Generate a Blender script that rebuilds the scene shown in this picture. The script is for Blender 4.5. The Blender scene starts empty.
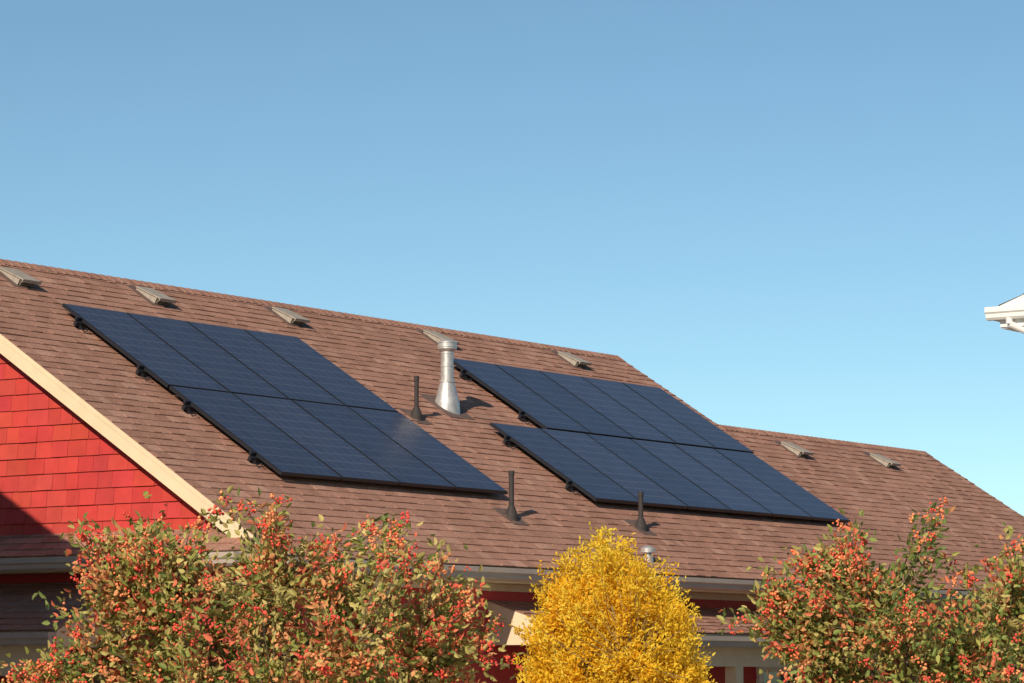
import bpy, math, numpy as np
from mathutils import Vector, Matrix
rng=np.random.default_rng(7)
A=lambda *a: np.array(a,float)
sc=bpy.context.scene
TH=math.radians(32.543); CT,ST=math.cos(TH),math.sin(TH); SL=math.tan(TH)
GZ=-7.6
UL,UE,UE2=-1.601,12.818,19.153
VR,VR2,VE=-1.225,.784,5.167
RY,RZ=-VR*CT,-VR*ST
EY,EZ=-VE*CT,-VE*ST
def rp(u,v,o=0): return A(u,-v*CT-o*ST,-v*ST+o*CT)
EU,EV,EN=A(1,0,0),A(0,-CT,-ST),A(0,-ST,CT)

# ---------------- materials
def mat(name,col,rough=.7,spec=.3,metal=0,attr=False,noise=(0,8),bump=(0,40),trans=0,big=None):
    m=bpy.data.materials.new(name); m.use_nodes=True; nt=m.node_tree; N=nt.nodes; Lk=nt.links
    b=N['Principled BSDF']; b.inputs['Roughness'].default_value=rough; b.inputs['Metallic'].default_value=metal
    b.inputs['Specular IOR Level'].default_value=spec
    tc=N.new('ShaderNodeTexCoord')
    if attr:
        a=N.new('ShaderNodeAttribute'); a.attribute_name='Col'; src=a.outputs['Color']
    else:
        r=N.new('ShaderNodeRGB'); r.outputs[0].default_value=(*col,1); src=r.outputs[0]
    for amp,scale in ([noise] if noise[0]>0 else [])+([big] if big else []):
        n=N.new('ShaderNodeTexNoise'); n.inputs['Scale'].default_value=scale; n.inputs['Detail'].default_value=6
        Lk.new(tc.outputs['Object'],n.inputs['Vector'])
        mr=N.new('ShaderNodeMapRange'); mr.inputs['From Min'].default_value=.3; mr.inputs['From Max'].default_value=.7
        mr.inputs['To Min'].default_value=1-amp; mr.inputs['To Max'].default_value=1+amp
        Lk.new(n.outputs['Fac'],mr.inputs['Value'])
        mx=N.new('ShaderNodeVectorMath'); mx.operation='SCALE'; Lk.new(src,mx.inputs[0]); Lk.new(mr.outputs[0],mx.inputs['Scale'])
        src=mx.outputs[0]
    Lk.new(src,b.inputs['Base Color'])
    if bump[0]>0:
        n2=N.new('ShaderNodeTexNoise'); n2.inputs['Scale'].default_value=bump[1]; n2.inputs['Detail'].default_value=4
        Lk.new(tc.outputs['Object'],n2.inputs['Vector'])
        bp=N.new('ShaderNodeBump'); bp.inputs['Strength'].default_value=bump[0]; bp.inputs['Distance'].default_value=.01
        Lk.new(n2.outputs['Fac'],bp.inputs['Height']); Lk.new(bp.outputs[0],b.inputs['Normal'])
    if trans>0:
        t=N.new('ShaderNodeBsdfTranslucent'); Lk.new(src,t.inputs['Color'])
        ms=N.new('ShaderNodeMixShader'); ms.inputs[0].default_value=trans
        Lk.new(b.outputs[0],ms.inputs[1]); Lk.new(t.outputs[0],ms.inputs[2]); Lk.new(ms.outputs[0],N['Material Output'].inputs[0])
    return m
M_shingle=mat('asphalt_shingle',None,.95,.15,attr=True,noise=(.2,38),bump=(.5,160),big=(.10,.9))
M_siding=mat('painted_siding',None,.65,.3,attr=True,noise=(.10,6),bump=(.15,60))
M_cream=mat('cream_trim',(.76,.60,.40),.6,.3,noise=(.05,5),big=(.05,.8))
M_white=mat('white_trim',(.80,.78,.75),.6,.3,noise=(.04,4))
M_gutter=mat('gutter_metal',(.44,.36,.305),.45,.4,noise=(.08,4))
M_fr=mat('black_frame',(.018,.019,.024),.4,.4)
M_galv=mat('galvanised_steel',(.58,.55,.52),.42,.5,metal=.55,noise=(.18,14),bump=(.1,20))
M_vent=mat('vent_metal',(.36,.31,.255),.65,.3,noise=(.15,18))
M_dark=mat('opening_shade',(.02,.018,.016),.9,.1)  # near-black colour painting the shade inside vent openings and pipe bores
M_pipe=mat('dark_pipe',(.045,.037,.035),.7,.3,noise=(.2,25))
M_flash=mat('lead_flashing',(.15,.098,.08),.7,.3,noise=(.2,15))
M_bark=mat('bark',(.16,.12,.08),.9,.2,noise=(.3,20),bump=(.6,50))
M_barky=mat('pale_bark',(.30,.22,.10),.9,.2,noise=(.3,20),bump=(.6,50))
M_leaf=mat('leaf',None,.55,.35,attr=True,trans=.38)
M_leafy=mat('yellow_leaf',None,.6,.2,attr=True,trans=.50)
M_berry=mat('berry',None,.4,.4,attr=True)
M_grass=mat('grass',(.09,.11,.035),.95,.1,noise=(.45,3),bump=(.6,30))
M_conc=mat('concrete',(.48,.44,.38),.85,.2,noise=(.12,2),bump=(.2,40),big=(.1,.3))
M_wallw=mat('white_siding',(.76,.75,.73),.7,.3,noise=(.04,3))
M_wallb=mat('beige_siding',(.62,.54,.45),.7,.3,noise=(.06,3))
M_glassw=mat('window_glass',(.03,.045,.06),.06,.6)
def solar_mat():
    m=bpy.data.materials.new('solar_glass'); m.use_nodes=True; nt=m.node_tree; N=nt.nodes; Lk=nt.links
    b=N['Principled BSDF']; uv=N.new('ShaderNodeUVMap'); uv.uv_map='UVMap'
    br=N.new('ShaderNodeTexBrick'); br.offset=0; br.inputs['Scale'].default_value=1
    br.inputs['Brick Width'].default_value=1/6; br.inputs['Row Height'].default_value=1/10
    br.inputs['Mortar Size'].default_value=.006; br.inputs['Mortar Smooth'].default_value=.3; br.inputs['Bias'].default_value=0
    br.inputs['Color1'].default_value=(.031,.035,.062,1); br.inputs['Color2'].default_value=(.040,.044,.074,1)
    br.inputs['Mortar'].default_value=(.075,.078,.105,1)
    at=N.new('ShaderNodeAttribute'); at.attribute_name='Col'
    vm=N.new('ShaderNodeVectorMath'); vm.operation='MULTIPLY'; Lk.new(br.outputs['Color'],vm.inputs[0]); Lk.new(at.outputs['Color'],vm.inputs[1])
    Lk.new(uv.outputs[0],br.inputs['Vector']); Lk.new(vm.outputs[0],b.inputs['Base Color'])
    b.inputs['IOR'].default_value=1.5
    n=N.new('ShaderNodeTexNoise'); n.inputs['Scale'].default_value=2.2; n.inputs['Detail'].default_value=5; tc=N.new('ShaderNodeTexCoord'); Lk.new(tc.outputs['Object'],n.inputs['Vector'])
    mr=N.new('ShaderNodeMapRange'); mr.inputs['To Min'].default_value=.14; mr.inputs['To Max'].default_value=.34; Lk.new(n.outputs['Fac'],mr.inputs['Value']); Lk.new(mr.outputs[0],b.inputs['Roughness'])
    return m
M_solar=solar_mat()

# ---------------- mesh builder
class MB:
    def __init__(s): s.v=[];s.f=[];s.m=[];s.c=[];s.uv={}
    def add(s,vs,fs,mi=0,col=(1,1,1)):
        b=len(s.v); s.v+= [tuple(map(float,x)) for x in vs]; s.c+=[(*col,1)]*len(vs)
        for f in fs: s.f.append(tuple(b+i for i in f)); s.m.append(mi)
    def box(s,o,a,b,c,mi=0,col=(1,1,1)):
        o,a,b,c=map(np.asarray,(o,a,b,c))
        if np.dot(np.cross(a,b),c)<0: a,b=b,a
        v=[o,o+a,o+a+b,o+b,o+c,o+a+c,o+a+b+c,o+b+c]
        s.add(v,[(3,2,1,0),(4,5,6,7),(0,1,5,4),(1,2,6,5),(2,3,7,6),(3,0,4,7)],mi,col)
    def ab(s,x0,x1,y0,y1,z0,z1,mi=0,col=(1,1,1)): s.box((x0,y0,z0),(x1-x0,0,0),(0,y1-y0,0),(0,0,z1-z0),mi,col)
    def extr(s,poly,axis,vec,mi=0,col=(1,1,1)):
        p=[np.asarray(q,float) for q in poly]; n=len(p); v=p+[q+np.asarray(vec,float) for q in p]
        s.add(v,[tuple(range(n))[::-1],tuple(range(n,2*n))]+[(i,(i+1)%n,(i+1)%n+n,i+n) for i in range(n)],mi,col)
    def cyl(s,p0,p1,r0,r1,n=16,mi=0,caps=True,col=(1,1,1)):
        p0=np.asarray(p0,float);p1=np.asarray(p1,float);d=p1-p0;d/=np.linalg.norm(d)
        a=np.cross(d,(0,0,1) if abs(d[2])<.9 else (1,0,0));a/=np.linalg.norm(a);b=np.cross(d,a)
        v=[]
        for p,r in((p0,r0),(p1,r1)):
            for i in range(n):
                t=2*math.pi*i/n; v.append(p+r*(math.cos(t)*a+math.sin(t)*b))
        f=[(i,(i+1)%n,(i+1)%n+n,i+n) for i in range(n)]
        if caps: f+=[tuple(range(n))[::-1],tuple(range(n,2*n))]
        s.add(v,f,mi,col)
    def build(s,name,mats,parent=None,smooth=False,origin=None):
        me=bpy.data.meshes.new(name)
        vs=s.v
        if origin is not None: vs=[(x-origin[0],y-origin[1],z-origin[2]) for x,y,z in vs]
        me.from_pydata(vs,[],s.f); me.update()
        for m in mats: me.materials.append(m)
        me.polygons.foreach_set('material_index',s.m)
        ca=me.color_attributes.new('Col','FLOAT_COLOR','POINT'); ca.data.foreach_set('color',np.array(s.c,dtype=np.float32).ravel())
        if s.uv:
            uvl=me.uv_layers.new(name='UVMap')
            for fi,cs in s.uv.items():
                for li,c in zip(me.polygons[fi].loop_indices,cs): uvl.data[li].uv=c
        if smooth:
            me.polygons.foreach_set('use_smooth',[True]*len(s.f))
            try: me.set_sharp_from_angle(angle=math.radians(40))
            except Exception: pass
        ob=bpy.data.objects.new(name,me); sc.collection.objects.link(ob)
        if origin is not None: ob.location=Vector(tuple(map(float,origin)))
        if parent is not None: ob.parent=parent; ob.matrix_parent_inverse=parent.matrix_world.inverted()
        return ob
def empty(name,loc):
    e=bpy.data.objects.new(name,None); sc.collection.objects.link(e); e.location=loc; e.empty_display_size=.5
    e.matrix_world=Matrix.Translation(loc); return e

def tabs(mb,O,eu,ev,en,u0,u1,v0,v1,expo,wr,thr,colfn,gap=.0,jit=.0,lift=.003,clip=None,mi=0):
    """overlapping courses: ev points down, v1 is the lowest edge"""
    v=v1; k=0
    while v>v0+.02:
        vt=max(v-expo,v0); c0,c1=(u0,u1) if clip is None else clip(v); d0,d1=(u0,u1) if clip is None else clip(vt)
        u=c0-rng.uniform(0,wr[0])
        while u<c1:
            w=rng.uniform(*wr); a=max(u,c0)+gap/2; b=min(u+w,c1)-gap/2; u+=w
            if b-a<.01: continue
            at,bt=min(max(a,d0),d1),min(max(b,d0),d1)
            t=thr[0] if rng.random()<.55 else thr[1]; t*=rng.uniform(.85,1.15); j=rng.uniform(-jit,jit)
            P=lambda uu,vv,h: O+eu*uu+ev*vv+en*h
            tp=lift*.5
            vs=[P(at,vt,tp),P(bt,vt,tp),P(b,v+j,lift+t),P(a,v+j,lift+t),P(a,v+j,0),P(b,v+j,0),P(at,vt,-.002),P(bt,vt,-.002)]
            mb.add(vs,[(3,2,1,0),(4,5,2,3),(6,4,3,0),(5,7,1,2)],mi,colfn(k))
        v-=expo; k+=1

def shc(k):
    q=rng.random()
    base=A(.385,.205,.148) if q<.58 else (A(.345,.180,.128) if q<.90 else A(.43,.245,.18))
    return tuple(base*rng.uniform(.94,1.06))
RED=A(.50,.046,.040)
redc=lambda k: tuple(RED*rng.uniform(.90,1.08)*A(1,rng.uniform(.9,1.3),rng.uniform(.9,1.2)))

# ================= RED HOUSE
house=empty('red_house',(5,0,GZ))
T=.14
def slab(mb,x0,x1,ry,rz,fy,fz,by):
    bz=fz
    poly=[(x0,fy,fz),(x0,ry,rz),(x0,by,bz),(x0,by,bz-T),(x0,ry,rz-T),(x0,fy,fz-T)]
    mb.extr([poly[0],poly[1],poly[4],poly[5]],0,(x1-x0,0,0)); mb.extr([poly[1],poly[2],poly[3],poly[4]],0,(x1-x0,0,0))
BY=2*RY-EY
R2Y,R2Z=-VR2*CT,-VR2*ST; BY2=2*R2Y-EY
mb=MB(); slab(mb,UL,UE,RY,RZ-.012,EY,EZ-.012,BY); slab(mb,UE,UE2,R2Y,R2Z-.012,EY,EZ-.012,BY2)
mb.build('roof_deck',[M_cream],house)
mb=MB()
SW=(.10,.26)
tabs(mb,A(0,0,0),EU,EV,EN,UL-.02,UE+.02,VR,VR2,.142,SW,(.004,.010),shc,jit=.003)
tabs(mb,A(0,0,0),EU,EV,EN,UL-.02,UE2+.02,VR2,VE+.03,.142,SW,(.004,.010),shc,jit=.003)
EVb,ENb=A(0,CT,-ST),A(0,ST,CT)
tabs(mb,A(0,RY,RZ),EU,EVb,ENb,UL-.02,UE+.02,0,VE-VR,.29,(.3,.9),(.005,.010),shc)
tabs(mb,A(0,R2Y,R2Z),EU,EVb,ENb,UE+.02,UE2+.02,0,VE-VR2,.29,(.3,.9),(.005,.010),shc)
def ridge(x0,x1,y,z):
    x=x0
    while x<x1:
        xe=min(x+.15,x1); h0,h1=.012,.020; w=.14; c=shc(0)
        vs=[]
        for xx,h in((x,h1),(xe,h0)):
            vs+=[(xx,y-w*CT,z-w*ST+h),(xx,y,z+h+.004),(xx,y+w*CT,z-w*ST+h)]
        for xx in (x,): vs+=[(xx,y-w*CT,z-w*ST-.01),(xx,y,z-.01),(xx,y+w*CT,z-w*ST-.01)]
        mb.add(vs,[(0,3,4,1),(1,4,5,2),(6,0,1,7),(7,1,2,8)],0,c); x+=.14
ridge(UL-.02,UE+.02,RY,RZ); ridge(UE,UE2+.02,R2Y,R2Z)
mb.build('roof_shingles',[M_shingle],house)
mb=MB()
FD=.2
def rake(x,th,y0,z0,y1,z1,d=FD,mi=0,dz=-.006):
    mb.extr([(x,y0,z0+dz),(x,y1,z1+dz),(x,y1,z1+dz-d),(x,y0,z0+dz-d)],0,(th,0,0),mi)
rake(UL-.012,.03,RY,RZ,EY-.005,EZ); rake(UL-.014,.03,BY+.005,EZ,RY+.0,RZ)
rake(UL-.02,.008,RY,RZ,EY-.005,EZ,.055,0,-.004)
rake(UE-.01,.03,R2Y+.1,R2Z+.1*SL,RY,RZ) ; rake(UE2-.015,.03,EY,EZ,R2Y,R2Z); rake(UE2-.013,.03,R2Y,R2Z,BY2,EZ)
mb.ab(UL+.02,UE2-.02,EY+.0,EY+.025,EZ-.19,EZ-.02)
mb.ab(UL+.03,UE2-.03,EY+.026,EY+.42,EZ-.185,EZ-.165)
mb.ab(UL+.03,UE2-.03,-3.975,-3.935,EZ-.26,EZ-.186)
mb.build('trim_boards',[M_cream],house)
def gutter(mb,o,along,out,L,h=.115,w=.11):
    o=np.asarray(o,float);al=np.asarray(along,float);ou=np.asarray(out,float);z=A(0,0,1)
    prof=[(0,0),(w*.62,0),(w*.80,.022),(w*.84,.06),(w,.078),(w,h),(w-.012,h),(w-.012,h-.012),(w*.80,.068),(w*.72,.03),(w*.58,.008),(.006,.008),(.006,h),(0,h)]
    pts=[o+ou*a+z*(b-h) for a,b in prof]; n=len(pts); v=pts+[p+al*L for p in pts]
    mb.add(v,[(i,(i+1)%n,(i+1)%n+n,i+n) for i in range(n)])
    ec=[0,1,2,3,4,5,12,13]
    mb.add([pts[i] for i in ec],[tuple(range(8))]); mb.add([pts[i]+al*L for i in ec],[tuple(range(8))[::-1]])
mb=MB(); gutter(mb,(UL+.03,EY-.002,EZ-.035),(1,0,0),(0,-1,0),UE2-UL-.06,.13,.12)
mb.build('eave_gutter',[M_gutter],house)
WX=-1.40; WY=-3.956
mb=MB()
uy=lambda y: RZ-abs(y-RY)*SL-T-.01
mb.extr([(WX,WY,GZ),(WX,WY,uy(WY)),(WX,RY,uy(RY)),(WX,2*RY-WY,uy(WY)),(WX,2*RY-WY,GZ)],0,(UE-.2-WX,0,0),0,tuple(RED))
u2=lambda y: R2Z-abs(y-R2Y)*SL-T-.01
mb.extr([(UE-.2,WY,GZ),(UE-.2,WY,u2(WY)),(UE-.2,R2Y,u2(R2Y)),(UE-.2,2*R2Y-WY,u2(WY)),(UE-.2,2*R2Y-WY,GZ)],0,(UE2-.2-UE+.2,0,0),0,tuple(RED))
mb.build('wall_core',[M_siding],house)
mb=MB()
def gclip(v):
    y=max(0.,(RZ-.07+v)/SL)
    h=min(y,RY-WY); return (-(RY+h),-(RY-h))
tabs(mb,A(WX-.002,0,0),A(0,-1,0),A(0,0,-1),A(-1,0,0),0,0,-.50,2.56,.168,(.15,.30),(.013,.016),redc,gap=.004,jit=.003,clip=gclip)
tabs(mb,A(WX-.002,0,0),A(0,-1,0),A(0,0,-1),A(-1,0,0),-(2*RY-WY),-WY,2.6,7.5,.17,(2.4,3.6),(.012,.012),redc,gap=.002)
tabs(mb,A(0,WY-.002,0),A(1,0,0),A(0,0,-1),A(0,-1,0),WX,UE2-.2,3.04,7.5,.16,(2.4,3.6),(.012,.012),redc,gap=.002)
mb.build('siding',[M_siding],house)
def pent(name,z0,z1,ya,yb,proj,mbs,mbt,mbg):
    L=math.hypot(proj,z0-z1); ev=A(-proj,0,z1-z0)/L; en=np.cross(A(0,-1,0),ev); 
    if en[2]<0: en=-en
    O=A(WX,0,z0)
    mbt.extr([(WX,ya,z0-.015),(WX-proj,ya,z1-.015),(WX-proj,ya,z1-.17),(WX,ya,z1-.17)],0,(0,yb-ya,0))
    tabs(mbs,O,A(0,1,0),ev,en,ya-.01,yb+.01,.0,L+.025,.142,SW,(.005,.012),shc)
    gutter(mbg,(WX-proj-.002,yb,z1-.03),(0,-1,0),(-1,0,0),yb-ya,.13,.12)
mbs,mbt,mbg=MB(),MB(),MB()
pent('a',-2.50,-2.74,-4.10,5.0,.42,mbs,mbt,mbg)
pent('b',-3.00,-3.50,-2.30,5.0,1.05,mbs,mbt,mbg)
mbt.ab(WX-1.0,WX-.82,-2.25,4.9,-3.95,-3.671)
for y in (-2.2,0.1,2.4,4.7): mbt.ab(WX-.99,WX-.83,y,y+.16,GZ,-3.951)
PX0,PX1=2.47,10.6
Lp=math.hypot(1.0,.32); ev=A(0,-1.0,-.32)/Lp; en=A(0,-.32,1.0)/Lp
tabs(mbs,A(0,WY,-3.14),A(1,0,0),ev,en,PX0-.01,PX1+.01,0,Lp+.025,.142,SW,(.005,.012),shc)
mbt.extr([(PX0+.03,WY,-3.155),(PX0+.03,WY-1.0,-3.475),(PX0+.03,WY-1.0,-3.62),(PX0+.03,WY,-3.62)],0,(PX1-PX0-.06,0,0))
mbt.extr([(PX0-.004,WY-.01,-3.15),(PX0-.004,WY-1.0,-3.468),(PX0-.004,WY-1.0,-3.63),(PX0-.004,WY-.01,-3.31)],0,(.032,0,0))
mbt.ab(PX0+.0,PX1,WY-.9,WY-.74,-3.84,-3.621)
for x in (2.6,6.26,10.3): mbt.ab(x-.08,x+.08,WY-.9+.005,WY-.745,GZ,-3.841)
gutter(mbg,(PX0+.0,WY-1.002,-3.50),(1,0,0),(0,-1,0),PX1-PX0,.13,.12)
mbt.ab(WX-.025,WX+.09,WY-.03,WY-.003,GZ,-3.04)
mbs.build('lower_roof_shingles',[M_shingle],house); mbt.build('lower_trim',[M_cream],house); mbg.build('lower_gutters',[M_gutter],house)
def window(mb,cx,z0,z1,w,y,ax='y',sgn=-1):
    def bx(a0,a1,d0,d1,zz0,zz1,mi):
        if ax=='y': mb.ab(a0,a1,min(y+sgn*d0,y+sgn*d1),max(y+sgn*d0,y+sgn*d1),zz0,zz1,mi)
        else: mb.ab(min(y+sgn*d0,y+sgn*d1),max(y+sgn*d0,y+sgn*d1),a0,a1,zz0,zz1,mi)
    a,b=cx-w/2,cx+w/2; t=.1
    bx(a,b,.0,.022,z0,z1,1)
    bx(a-t,a,0,.05,z0-t,z1+t,0); bx(b,b+t,0,.05,z0-t,z1+t,0); bx(a,b,0,.049,z1,z1+t,0); bx(a,b,0,.049,z0-t,z0,0)
    bx(a,b,.021,.04,(z0+z1)/2-.02,(z0+z1)/2+.02,0); bx(cx-.015,cx+.015,.021,.037,z0,z1,0)
mb=MB()
window(mb,8.85,-5.3,-3.90,1.2,WY-.003); window(mb,4.6,-5.3,-4.2,1.4,WY-.003); window(mb,0.6,-6.6,-5.3,1.4,WY-.003); window(mb,14.5,-5.3,-3.9,1.6,WY-.003)
mb.build('windows',[M_white,M_glassw],house)
mb=MB(); mb.ab(12.0,12.95,WY-.05,WY-.016,GZ,GZ+2.1,1); mb.ab(11.9,12.0,WY-.06,WY-.01,GZ,GZ+2.2); mb.ab(12.95,13.05,WY-.06,WY-.01,GZ,GZ+2.2); mb.ab(12.0,12.95,WY-.06,WY-.01,GZ+2.1,GZ+2.2)
mb.build('front_door',[M_white,M_pipe],house)

# ================= solar arrays
PH=1.831
def array(rows):
    mb=MB()
    for (u0,v0,n,PW) in rows:
        for k in range(n):
            a=u0+k*PW+.009; b=u0+(k+1)*PW-.009; c=v0+.009; d=v0+PH-.009
            lo,hi=.075,.11
            mb.box(rp(a,c,lo),EU*(b-a),EV*(d-c),EN*(hi-lo),0)
            r=.014; s1,s2=rng.uniform(-.0012,.0012,2)
            g=[rp(a+r,c+r,hi+.003+s1),rp(a+r,d-r,hi+.003-s1),rp(b-r,d-r,hi+.003-s2),rp(b-r,c+r,hi+.003+s2)]
            q=rng.uniform(.85,1.2)
            mb.uv[len(mb.f)]=[(0,1),(0,0),(1,0),(1,1)]
            mb.add(g,[(0,1,2,3)],1,(q,q,q))
        for vr in (.36,1.43):
            mb.box(rp(u0-.10,v0+vr,.03),EU*(n*PW+.2),EV*.04,EN*.044,0)
            u=u0-.06
            while u<u0+n*PW+.1:
                mb.box(rp(u,v0+vr-.03,.001),EU*.05,EV*.10,EN*.008,0); mb.box(rp(u,v0+vr-.012,.009),EU*.05,EV*.011,EN*.085,0)
                mb.cyl(rp(u+.025,v0+vr+.05,.0),rp(u+.025,v0+vr+.05,.03),.012,.012,6,0)
                u+=1.37
            mb.box(rp(u0-.075,v0+vr-.035,.07),EU*.07,EV*.03,EN*.045,0)
            q=[rp(u0-.02+.03*math.cos(t),v0+vr+.08+.07*math.sin(t),.035+.02*math.sin(t*2)) for t in np.linspace(0,6,9)]
            for i in range(8): mb.cyl(q[i],q[i+1],.006,.006,5,0)
    o=rp(rows[0][0],rows[0][1],0)
    return mb.build('solar_panel_array',[M_fr,M_solar],None,origin=o)
array([(-.05,0,4,1.022),(-.04,PH,4,1.022)])
array([(7.15,-.04,5,1.024),(5.88,-.02+PH,6,1.046)])

# ================= roof vents
def rvent(u,v):
    mb=MB(); a,b=u-.13,u+.13; c,d=v-.19,v+.18
    mb.box(rp(a-.09,c-.10,.004),EU*(b-a+.18),EV*(d-c+.12),EN*.008,2)
    vs=[rp(a,c,.012),rp(b,c,.012),rp(b,d-.03,.012),rp(a,d-.03,.012),rp(a,c,.035),rp(b,c,.035),rp(b,d-.03,.085),rp(a,d-.03,.085)]
    mb.add(vs,[(4,7,6,5),(0,4,5,1),(1,5,6,2),(3,7,4,0)],0); mb.add([vs[2],vs[3],vs[7],vs[6]],[(0,1,2,3)],1)
    h=[rp(a-.015,c-.01,.037),rp(b+.015,c-.01,.037),rp(b+.015,d+.03,.097),rp(a-.015,d+.03,.097)]
    mb.extr(h,0,EN*.014,0)
    mb.box(rp(a-.015,d+.018,.072),EU*(b-a+.03),EV*.012,EN*.026,0)
    for k in range(3): mb.box(rp(a+.01,d-.028,.025+.018*k),EU*(b-a-.02),EV*.02,EN*.004,0)
    mb.build('roof_vent',[M_vent,M_dark,M_flash],None,origin=rp(u,v,0))
for u,v in [(-.06,-.72),(2.25,-.77),(4.76,-.78),(7.92,-.80),(11.05,-.77),(14.13,1.36),(16.79,1.38)]: rvent(u,v)
Z=A(0,0,1)
def flue():
    mb=MB(); b=rp(5.67,1.30,0)
    mb.box(rp(5.67-.26,1.30-.30,.004),EU*.52,EV*.58,EN*.01,1)
    mb.cyl(b-Z*.10,b+Z*.06,.165,.155,28,0); mb.cyl(b+Z*.06,b+Z*.31,.155,.088,28,0)
    mb.cyl(b+Z*.31,b+Z*.34,.098,.098,28,0)
    mb.cyl(b+Z*.34,b+Z*.70,.078,.078,28,0)
    for z in(.5,.66): mb.cyl(b+Z*z,b+Z*(z+.012),.083,.083,28,0)
    mb.cyl(b+Z*.69,b+Z*.72,.085,.118,28,0); mb.cyl(b+Z*.72,b+Z*.80,.118,.118,28,0); mb.cyl(b+Z*.80,b+Z*.835,.118,.07,28,0)
    mb.cyl(b+Z*.742,b+Z*.752,.123,.123,28,0); mb.cyl(b+Z*.792,b+Z*.806,.124,.124,28,0)
    mb.build('metal_flue_pipe',[M_galv,M_flash],None,smooth=True,origin=b)
flue()
def vpipe(u,v,h,r=.03):
    mb=MB(); b=rp(u,v,0)
    mb.box(rp(u-.15,v-.2,.004),EU*.3,EV*.36,EN*.008,1)
    mb.cyl(b-Z*.07,b+Z*.03,.085,.075,16,0); mb.cyl(b+Z*.03,b+Z*.13,.075,r+.008,16,0)
    mb.cyl(b,b+Z*h,r,r,16,0,caps=False); mb.cyl(b,b+Z*(h-.02),r*.8,r*.8,12,2)
    mb.cyl(b+Z*(h-.05),b+Z*h,r+.005,r+.005,16,0,caps=False)
    mb.build('plumbing_vent_pipe',[M_pipe,M_flash,M_dark],None,smooth=True,origin=b)
vpipe(4.59,1.70,.50,.027); vpipe(3.67,4.08,.53); vpipe(6.33,4.11,.44)
mb=MB(); b=rp(5.45,4.88,0)
mb.cyl(b-Z*.05,b+Z*.05,.07,.06,16); mb.cyl(b+Z*.05,b+Z*.10,.045,.045,16); mb.cyl(b+Z*.09,b+Z*.14,.085,.085,16); mb.cyl(b+Z*.14,b+Z*.17,.085,.03,16)
mb.build('exhaust_vent_cap',[M_galv],None,smooth=True,origin=b)

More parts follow.
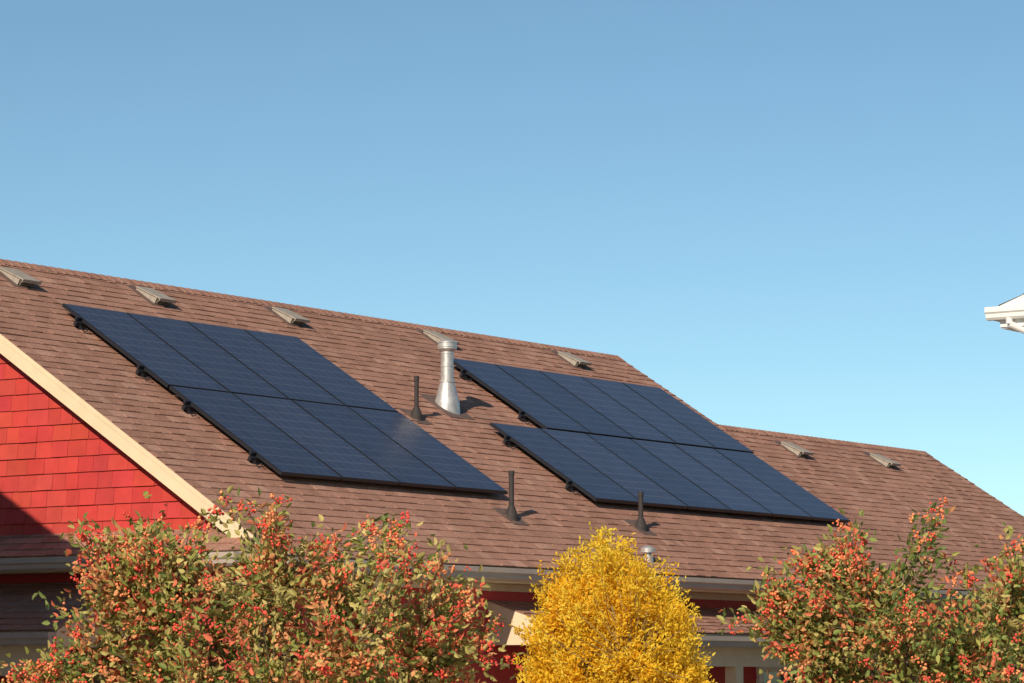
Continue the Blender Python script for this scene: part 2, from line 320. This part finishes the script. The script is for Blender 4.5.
# ================= other houses
def gable_house(name,x0,x1,y0,y1,ez,s,wallm,wallc,ov=.4):
    e=empty(name,((x0+x1)/2,(y0+y1)/2,GZ)); ry=(y0+y1)/2; hw=(y1-y0)/2; rz=ez+hw*s
    mb=MB(); t=.16
    mb.extr([(x0,y0,ez),(x0,ry,rz),(x0,ry,rz-t),(x0,y0,ez-t)],0,(x1-x0,0,0)); mb.extr([(x0,ry,rz),(x0,y1,ez),(x0,y1,ez-t),(x0,ry,rz-t)],0,(x1-x0,0,0))
    mb.build('roof_deck',[M_white],e)
    mb=MB(); L=math.hypot(hw,hw*s); c,sn=hw/L,hw*s/L
    for sg in(-1,1): tabs(mb,A(0,ry,rz+.008),EU,A(0,sg*c,-sn),A(0,sg*sn,c),x0-.01,x1+.01,0,L+.02,.29,(.3,.8),(.005,.009),lambda k:tuple(A(.16,.15,.14)*rng.uniform(.8,1.2)))
    mb.build('roof_shingles',[M_shingle],e)
    mb=MB()
    wx0,wx1,wy0,wy1=x0+ov,x1-ov,y0+ov,y1-ov
    f=lambda y: rz-abs(y-ry)*s-t-.01
    mb.extr([(wx0,wy0,GZ),(wx0,wy0,f(wy0)),(wx0,ry,f(ry)),(wx0,wy1,f(wy1)),(wx0,wy1,GZ)],0,(wx1-wx0,0,0))
    mb.build('wall_core',[wallm],e)
    mb=MB()
    def clip(v):
        h=min(max(0,(rz-.1+v)/s),hw-ov) ; return (-(ry+h),-(ry-h))
    cf=lambda k: tuple(A(*wallc)*rng.uniform(.96,1.04))
    tabs(mb,A(wx0-.002,0,0),A(0,-1,0),A(0,0,-1),A(-1,0,0),0,0,-rz+.4,-GZ,.16,(2.5,3.6),(.011,.011),cf,gap=.002,clip=clip)
    for sg,yy in((-1,wy0),(1,wy1)): tabs(mb,A(0,yy+sg*.002,0),EU,A(0,0,-1),A(0,sg,0),wx0,wx1,-(ez-.2),-GZ,.16,(2.5,3.6),(.011,.011),cf,gap=.002)
    tabs(mb,A(wx1+.002,0,0),A(0,-1,0),A(0,0,-1),A(1,0,0),0,0,-rz+.4,-GZ,.16,(2.5,3.6),(.011,.011),cf,gap=.002,clip=clip)
    mb.build('siding',[M_siding],e)
    mb=MB()
    for x in(x0-.015,x1-.015):
        mb.extr([(x,y0,ez-.0),(x,ry,rz-.0),(x,ry,rz-.2),(x,y0,ez-.2)],0,(.03,0,0)); mb.extr([(x,ry,rz-.0),(x,y1,ez-.0),(x,y1,ez-.2),(x,ry,rz-.2)],0,(.03,0,0))
    for ya,yb in((y0+.005,wy0),(wy1,y1-.005)): mb.ab(x0+.02,x1-.02,ya,yb,ez-.2,ez-.17)
    for ya,yb in((y0+.003,y0+1.1),(y1-1.1,y1-.003)):
        mb.ab(x0-.0,wx0,ya,yb,ez-.235,ez-.205); mb.extr([(x0-.017,ya,ez-.222),(x0-.017,yb,ez-.222),(x0-.017,yb,ez-.06),(x0-.017,ya,ez-.06)],0,(.016,0,0))
        mb.extr([(x0,ya,ez-.06),(wx0,ya,ez+.04),(wx0,ya,ez-.2),(x0,ya,ez-.2)],0,(0,yb-ya,0))
    for yy in (wy0-.03,wy1-.07):
        mb.ab(wx0-.03,wx0+.08,yy,yy+.1,GZ,ez-.236)
    g=MB()
    gutter(g,(x0+.0,y1+.002,ez-.02),(1,0,0),(0,1,0),x1-x0,.13,.12); gutter(g,(x0,y0-.002,ez-.02),(1,0,0),(0,-1,0),x1-x0,.13,.12)
    gutter(g,(x0-.018,y1-1.1,ez-.02),(0,1,0),(-1,0,0),1.22,.13,.11)
    dp=[(x0-.07,y1-.13,ez-.14),(x0-.07,y1-.13,ez-.20),(wx0-.06,wy1-.17,ez-.45),(wx0-.06,wy1-.17,GZ+.1)]
    for a,b in zip(dp[:-1],dp[1:]): g.cyl(a,b,.036,.036,10)
    g.build('gutters',[M_white],e,smooth=False)
    mb.build('trim',[M_white],e)
    mb=MB()
    for z in (ez-2.2,ez-5.0):
        if z-1>GZ:
            for k in np.arange(wy0+1.6,wy1-1,2.6): window(mb,k,z-.2,z+1.1,1.0,wx0-.003,'x')
            for k in np.arange(wx0+1.8,wx1-1.5,3.0): window(mb,k,z-.2,z+1.1,1.1,wy0-.003,'y'); window(mb,k,z-.2,z+1.1,1.1,wy1+.003,'y',1)
    mb.build('windows',[M_white,M_glassw],e)
gable_house('white_house',4.04,15.0,-19.3,-9.30,-.17,.36,M_wallw,(.76,.75,.73))
gable_house('shade_townhouse',-17.5,-6.4,-5.12,7.5,-1.15,.60,M_wallb,(.62,.54,.45))  # unseen house, added and sized to cast shade on the red gable

# ================= vegetation
def fast_mesh(name,V,Fc,C,mats,parent=None,origin=(0,0,0)):
    me=bpy.data.meshes.new(name); n=len(V); m=len(Fc); k=Fc.shape[1]
    V=V-np.asarray(origin)
    me.vertices.add(n); me.vertices.foreach_set('co',V.astype(np.float32).ravel())
    me.loops.add(m*k); me.loops.foreach_set('vertex_index',Fc.astype(np.int32).ravel())
    me.polygons.add(m); me.polygons.foreach_set('loop_start',np.arange(0,m*k,k,dtype=np.int32))
    me.update(calc_edges=True); me.validate()
    ca=me.color_attributes.new('Col','FLOAT_COLOR','POINT'); ca.data.foreach_set('color',np.c_[C,np.ones(n)].astype(np.float32).ravel())
    for x in mats: me.materials.append(x)
    ob=bpy.data.objects.new(name,me); sc.collection.objects.link(ob); ob.location=origin
    if parent: ob.parent=parent; ob.matrix_parent_inverse=parent.matrix_world.inverted()
    return ob
def unit(a): return a/np.maximum(np.linalg.norm(a,axis=1,keepdims=True),1e-9)
def leaves(c,d,l,w,col):
    n=len(c); s=unit(np.cross(d,rng.normal(size=(n,3)))); nn=np.cross(d,s)
    l=l[:,None];w=w[:,None]; f=w*.25
    V=np.stack([c,c+d*l*.30+s*w*.45+nn*f,c+d*l*.68+s*w*.36+nn*f*.8,c+d*l-nn*f*.6,c+d*l*.68-s*w*.36+nn*f*.8,c+d*l*.30-s*w*.45+nn*f],1).reshape(-1,3)
    b=(np.arange(n)*6)[:,None]
    F=np.concatenate([b+np.array(q) for q in([0,1,2,3],[0,3,4,5])],0)
    return V,F,np.repeat(col,6,0)
def ico():
    t=(1+5**.5)/2; v=A([-1,t,0],[1,t,0],[-1,-t,0],[1,-t,0],[0,-1,t],[0,1,t],[0,-1,-t],[0,1,-t],[t,0,-1],[t,0,1],[-t,0,-1],[-t,0,1])
    f=np.array([[0,11,5],[0,5,1],[0,1,7],[0,7,10],[0,10,11],[1,5,9],[5,11,4],[11,10,2],[10,7,6],[7,1,8],[3,9,4],[3,4,2],[3,2,6],[3,6,8],[3,8,9],[4,9,5],[2,4,11],[6,2,10],[8,6,7],[9,8,1]])
    return unit(v),f
def skeleton(e,base,fork,tips,K1,K2,r0,bark=None):
    mb=MB()
    def tube(p,q,ra,rb,n=7):
        m=(p+q)/2+rng.normal(size=3)*.05*np.linalg.norm(q-p); mb.cyl(p,m,ra,(ra+rb)/2,n,caps=False); mb.cyl(m,q,(ra+rb)/2,rb,n,caps=False)
    tube(base-A(0,0,.1),fork,r0*1.25,r0,12)
    i1=rng.choice(len(tips),K1,False); m1=fork+.42*(tips[i1]-fork)
    i2=rng.choice(len(tips),K2,False); m2=fork+.74*(tips[i2]-fork)+rng.normal(size=(K2,3))*.06
    p2=np.argmin(((m2[:,None]-m1[None])**2).sum(-1),1); pt=np.argmin(((tips[:,None]-m2[None])**2).sum(-1),1)
    for m in m1: tube(fork,m,r0*.6,r0*.36)
    for k in range(K2): tube(m1[p2[k]],m2[k],r0*.33,r0*.15)
    for k in range(len(tips)): mb.cyl(m2[pt[k]],tips[k],r0*.09,.003,4,caps=False)
    mb.build('trunk_and_branches',[bark or M_bark],e,smooth=True)
    return m2[pt]
def lumpy(n,cen,rad,amp,lo,power=.42,seed=0):
    r=np.random.default_rng(seed); D=unit(r.normal(size=(9,3))); out=[]
    while len(out)<n:
        d=unit(r.normal(size=(1,3)))[0]; q=1+amp*sum(math.cos(3.2*np.dot(d,Dk)*2+i) for i,Dk in enumerate(D))/3
        p=cen+d*np.array(rad)*q*r.random()**power
        if p[2]>lo: out.append(p)
    return np.array(out)
def crab(name,base,cen,rad,ntips,per,pal,seed,bcol,nb,extra=None,lobes=()):
    global rng; rng=np.random.default_rng(seed)
    e=empty(name,tuple(base)); parts=[lumpy(ntips,cen,rad,.17,cen[2]-1.2,seed=seed)]
    for off,rr,m in lobes: parts.append(lumpy(m,cen+off,(rr,rr,rr*.8),.15,cen[2]-1.2,seed=seed+m))
    if extra is not None: parts.append(extra)
    tips=np.vstack(parts)
    # keep only tips that have close neighbours, so nothing floats alone above the crown
    D2=((tips[:,None]-tips[None])**2).sum(-1); near=np.sort(D2,1)[:,3]; tips=tips[near<.42**2]
    fork=A(base[0],base[1],cen[2]-1.5)
    par=skeleton(e,base,fork,tips,9,80,.085)
    n=len(tips); idx=np.repeat(np.arange(n),per); N=len(idx); t=rng.uniform(.2,1.05,N)[:,None]
    ax=tips-par; ln=np.linalg.norm(ax,axis=1,keepdims=True); ax=ax*np.minimum(1,.70/np.maximum(ln,1e-6)); par=tips-ax
    c=par[idx]+ax[idx]*t+np.clip(rng.normal(size=(N,3)),-2,2)*.062
    d=unit(unit(ax[idx])*.6+rng.normal(size=(N,3))*.65)
    pal=np.array(pal); outer=np.clip(np.linalg.norm((tips-cen)/np.array(rad),axis=1),0,1.2)
    P1=np.array(PW_); base_c=pal[rng.choice(len(pal),n,p=P1)]
    col=base_c[idx]; alt=pal[rng.choice(len(pal),N,p=P1)]; mix=(rng.random(N)<.45)[:,None]; col=np.where(mix,alt,col)*rng.uniform(.75,1.2,(N,1))
    V,F,C=leaves(c,d,rng.uniform(.045,.088,N),rng.uniform(.026,.046,N),col)
    fast_mesh('foliage',V,F,C,[M_leaf],parent=e,origin=base)
    iv,jf=ico(); pr=outer**2/np.sum(outer**2); k=rng.choice(n,nb,replace=True,p=pr); cc=par[k]+ax[k]*rng.uniform(.75,1.08,(nb,1))+rng.normal(size=(nb,3))*.04
    cnt=rng.integers(4,12,nb); ci=np.repeat(np.arange(nb),cnt); B=len(ci); bc_=cc[ci]+rng.normal(size=(B,3))*.021; br=rng.uniform(.008,.0145,B)
    V=(bc_[:,None]+iv[None]*br[:,None,None]).reshape(-1,3); F=(jf[None]+12*np.arange(B)[:,None,None]).reshape(-1,3)
    bp=np.array(bcol); C=np.repeat(bp[rng.integers(0,len(bp),nb)][ci]*rng.uniform(.75,1.2,(B,1)),12,0)
    ob=fast_mesh('berries',V,F,C,[M_berry],parent=e,origin=base); ob.data.polygons.foreach_set('use_smooth',[True]*len(F))
PW_=[.21,.22,.12,.21,.14,.10]
pal1=[(.33,.35,.08),(.48,.42,.13),(.20,.25,.06),(.64,.52,.18),(.76,.34,.14),(.78,.19,.10)]
pal2=[(.26,.32,.075),(.39,.38,.10),(.16,.22,.055),(.55,.46,.15),(.70,.32,.13),(.74,.19,.09)]
bc=[(.84,.10,.055),(.90,.22,.08),(.76,.075,.05),(.90,.32,.13)]
def shoots(cen,rad,n,seed,h=(.0,.20)):
    r=np.random.default_rng(seed); a=r.uniform(-1,1,(n,2)); a=a[(a**2).sum(1)<.9]; z=np.sqrt(1-(a**2).sum(1)*.98)
    return np.c_[cen[0]+a[:,0]*rad[0],cen[1]+a[:,1]*rad[1],cen[2]+z*rad[2]+r.uniform(h[0],h[1],len(a))]
LAT=A(.57,-.82,0)
c1=A(-6.11,-7.90,-3.98); r1=(1.78,1.78,1.24)
crab('crabapple_tree',A(-6.0,-7.9,GZ),c1,r1,500,48,pal1,11,bc,1150,shoots(c1,r1,60,3),[(LAT*-1.0+A(0,0,.87),.52,65),(LAT*1.45+A(0,0,.30),.5,40),(LAT*-1.65+A(0,0,-.1),.40,30)])
c2=A(-2.06,-11.86,-3.98); r2=(1.68,1.68,1.20)
crab('crabapple_tree',A(-2.1,-11.8,GZ),c2,r2,470,48,pal2,23,bc,950,shoots(c2,r2,55,5),[(LAT*-1.15+A(0,0,.78),.45,45),(LAT*-1.5+A(0,0,.45),.35,25)])
def yellow():
    global rng; rng=np.random.default_rng(31)
    base=A(-1.13,-7.86,GZ); e=empty('yellow_ash_tree',tuple(base)); top=-2.69
    def L(a,b): return (.57*a+.82*b,-.82*a+.57*b)
    spires=[(-.05,0,top,.46),(.30,.1,top-.19,.40),(-.30,.1,top-.17,.38),(.0,-.45,top-.15,.42),(.02,.45,top-.3,.38),(.48,-.1,top-.55,.33),(-.46,-.15,top-.50,.32),(.30,-.45,top-.38,.38),(-.26,-.48,top-.38,.38),(.60,-.1,top-1.05,.28),(-.56,0,top-1.05,.28),(.1,-.6,top-.75,.38),(0,0,top-.5,.45)]
    tips=[];dirs=[];tone=[]
    for a_,b_,tz,w in spires:
        dx,dy=L(a_,b_); tn=rng.uniform(.94,1.06)
        for _ in range(175):
            h=rng.random()**.85*1.8; r=w*min(1,(h/.40)**.55)*rng.random()**.35*(1+.15*math.sin(h*9+dx*7)); a=rng.uniform(0,2*math.pi)
            tips.append((base[0]+dx*(1+.08*h)+r*math.cos(a),base[1]+dy*(1+.08*h)+r*math.sin(a),tz-h)); dirs.append((math.cos(a)*.75,math.sin(a)*.75,1.1-.35*h)); tone.append(tn)
    tips=np.array(tips);dirs=unit(np.array(dirs)+rng.normal(size=(len(tips),3))*.25); tone=np.array(tone)
    skeleton(e,base,A(base[0],base[1],top-3.0),tips,9,70,.08,M_barky)
    n=len(tips); per=60; idx=np.repeat(np.arange(n),per); N=len(idx); t=rng.uniform(-.20,.09,N)[:,None]
    c=tips[idx]+dirs[idx]*t+rng.normal(size=(N,3))*.034
    d=unit(dirs[idx]*.6+rng.normal(size=(N,3))*.6)
    pal=np.array([(.98,.68,.05),(.98,.74,.08),(.98,.60,.035),(.97,.71,.07)]); col=pal[rng.choice(4,n,p=[.4,.3,.2,.1])][idx]*rng.uniform(.92,1.02,(N,1))*tone[idx][:,None]
    V,F,C=leaves(c,d,rng.uniform(.032,.058,N),rng.uniform(.014,.024,N),np.minimum(col,.98))
    fast_mesh('foliage',V,F,C,[M_leafy],parent=e,origin=base)
yellow()
# ================= ground
mb=MB(); n=20; S=900.
for i in range(n):
    for j in range(n):
        x0=-S+2*S*i/n;y0=-S+2*S*j/n; mb.add([(x0,y0,GZ),(x0+2*S/n,y0,GZ),(x0+2*S/n,y0+2*S/n,GZ),(x0,y0+2*S/n,GZ)],[(0,1,2,3)])
mb.build('ground',[M_grass])
mb=MB()
def sheet(x0,x1,y0,y1,z): mb.ab(x0,x1,y0,y1,z-.05,z)
x=-30.
while x<26:
    y=-20.
    while y<-9.5:
        sheet(x+.01,x+2.99,y+.01,y+2.49,GZ+.06); y+=2.5
    x+=3
mb.build('concrete_bounce_slab',[M_conc])  # pale slabs added to bounce light up into the shaded walls
mb=MB(); mb.ab(-6.0,-2.6,-9,12,GZ-.02,GZ+.05); mb.build('concrete_path',[M_conc])

# ================= light, sky, camera
l=A(-.854,-.20,.51); l/=np.linalg.norm(l)
sun=bpy.data.lights.new('sun','SUN'); so=bpy.data.objects.new('sun',sun); sc.collection.objects.link(so)
so.rotation_euler=Vector((-l[0],-l[1],-l[2])).to_track_quat('-Z','Y').to_euler(); sun.energy=4.9; sun.angle=math.radians(.5); sun.color=(1,.87,.70); so.location=(-30,-10,30)
w=bpy.data.worlds.new('World'); sc.world=w; w.use_nodes=True; nt=w.node_tree
sk=nt.nodes.new('ShaderNodeTexSky'); sk.sky_type='NISHITA'; sk.sun_disc=False; sk.sun_elevation=math.asin(l[2]); sk.sun_rotation=math.atan2(l[0],l[1])%(2*math.pi)
sk.altitude=3000; sk.air_density=1.0; sk.dust_density=.25; sk.ozone_density=1.6
mx=nt.nodes.new('ShaderNodeMix'); mx.data_type='RGBA'; mx.blend_type='MULTIPLY'; mx.inputs[0].default_value=1
mx.inputs[7].default_value=(.87,1.03,.95,1); nt.links.new(sk.outputs[0],mx.inputs[6])
bg=nt.nodes['Background']; bg.inputs['Strength'].default_value=.108; nt.links.new(mx.outputs[2],bg.inputs['Color'])
sc.view_settings.view_transform='Standard'; sc.view_settings.look='None'; sc.view_settings.exposure=0
psi,phi=math.radians(34.743),math.radians(6.197)
Fv=A(math.cos(phi)*math.cos(psi),math.cos(phi)*math.sin(psi),math.sin(phi)); Rv=A(math.sin(psi),-math.cos(psi),0); Uv=np.cross(Rv,Fv)
cam=bpy.data.cameras.new('camera'); co=bpy.data.objects.new('camera',cam); sc.collection.objects.link(co); sc.camera=co
cam.sensor_width=36; cam.lens=3103.98*36/1024; cam.clip_start=.5; cam.clip_end=4000
co.matrix_world=Matrix(((Rv[0],Uv[0],-Fv[0],-24.846),(Rv[1],Uv[1],-Fv[1],-23.224),(Rv[2],Uv[2],-Fv[2],-3.977),(0,0,0,1)))
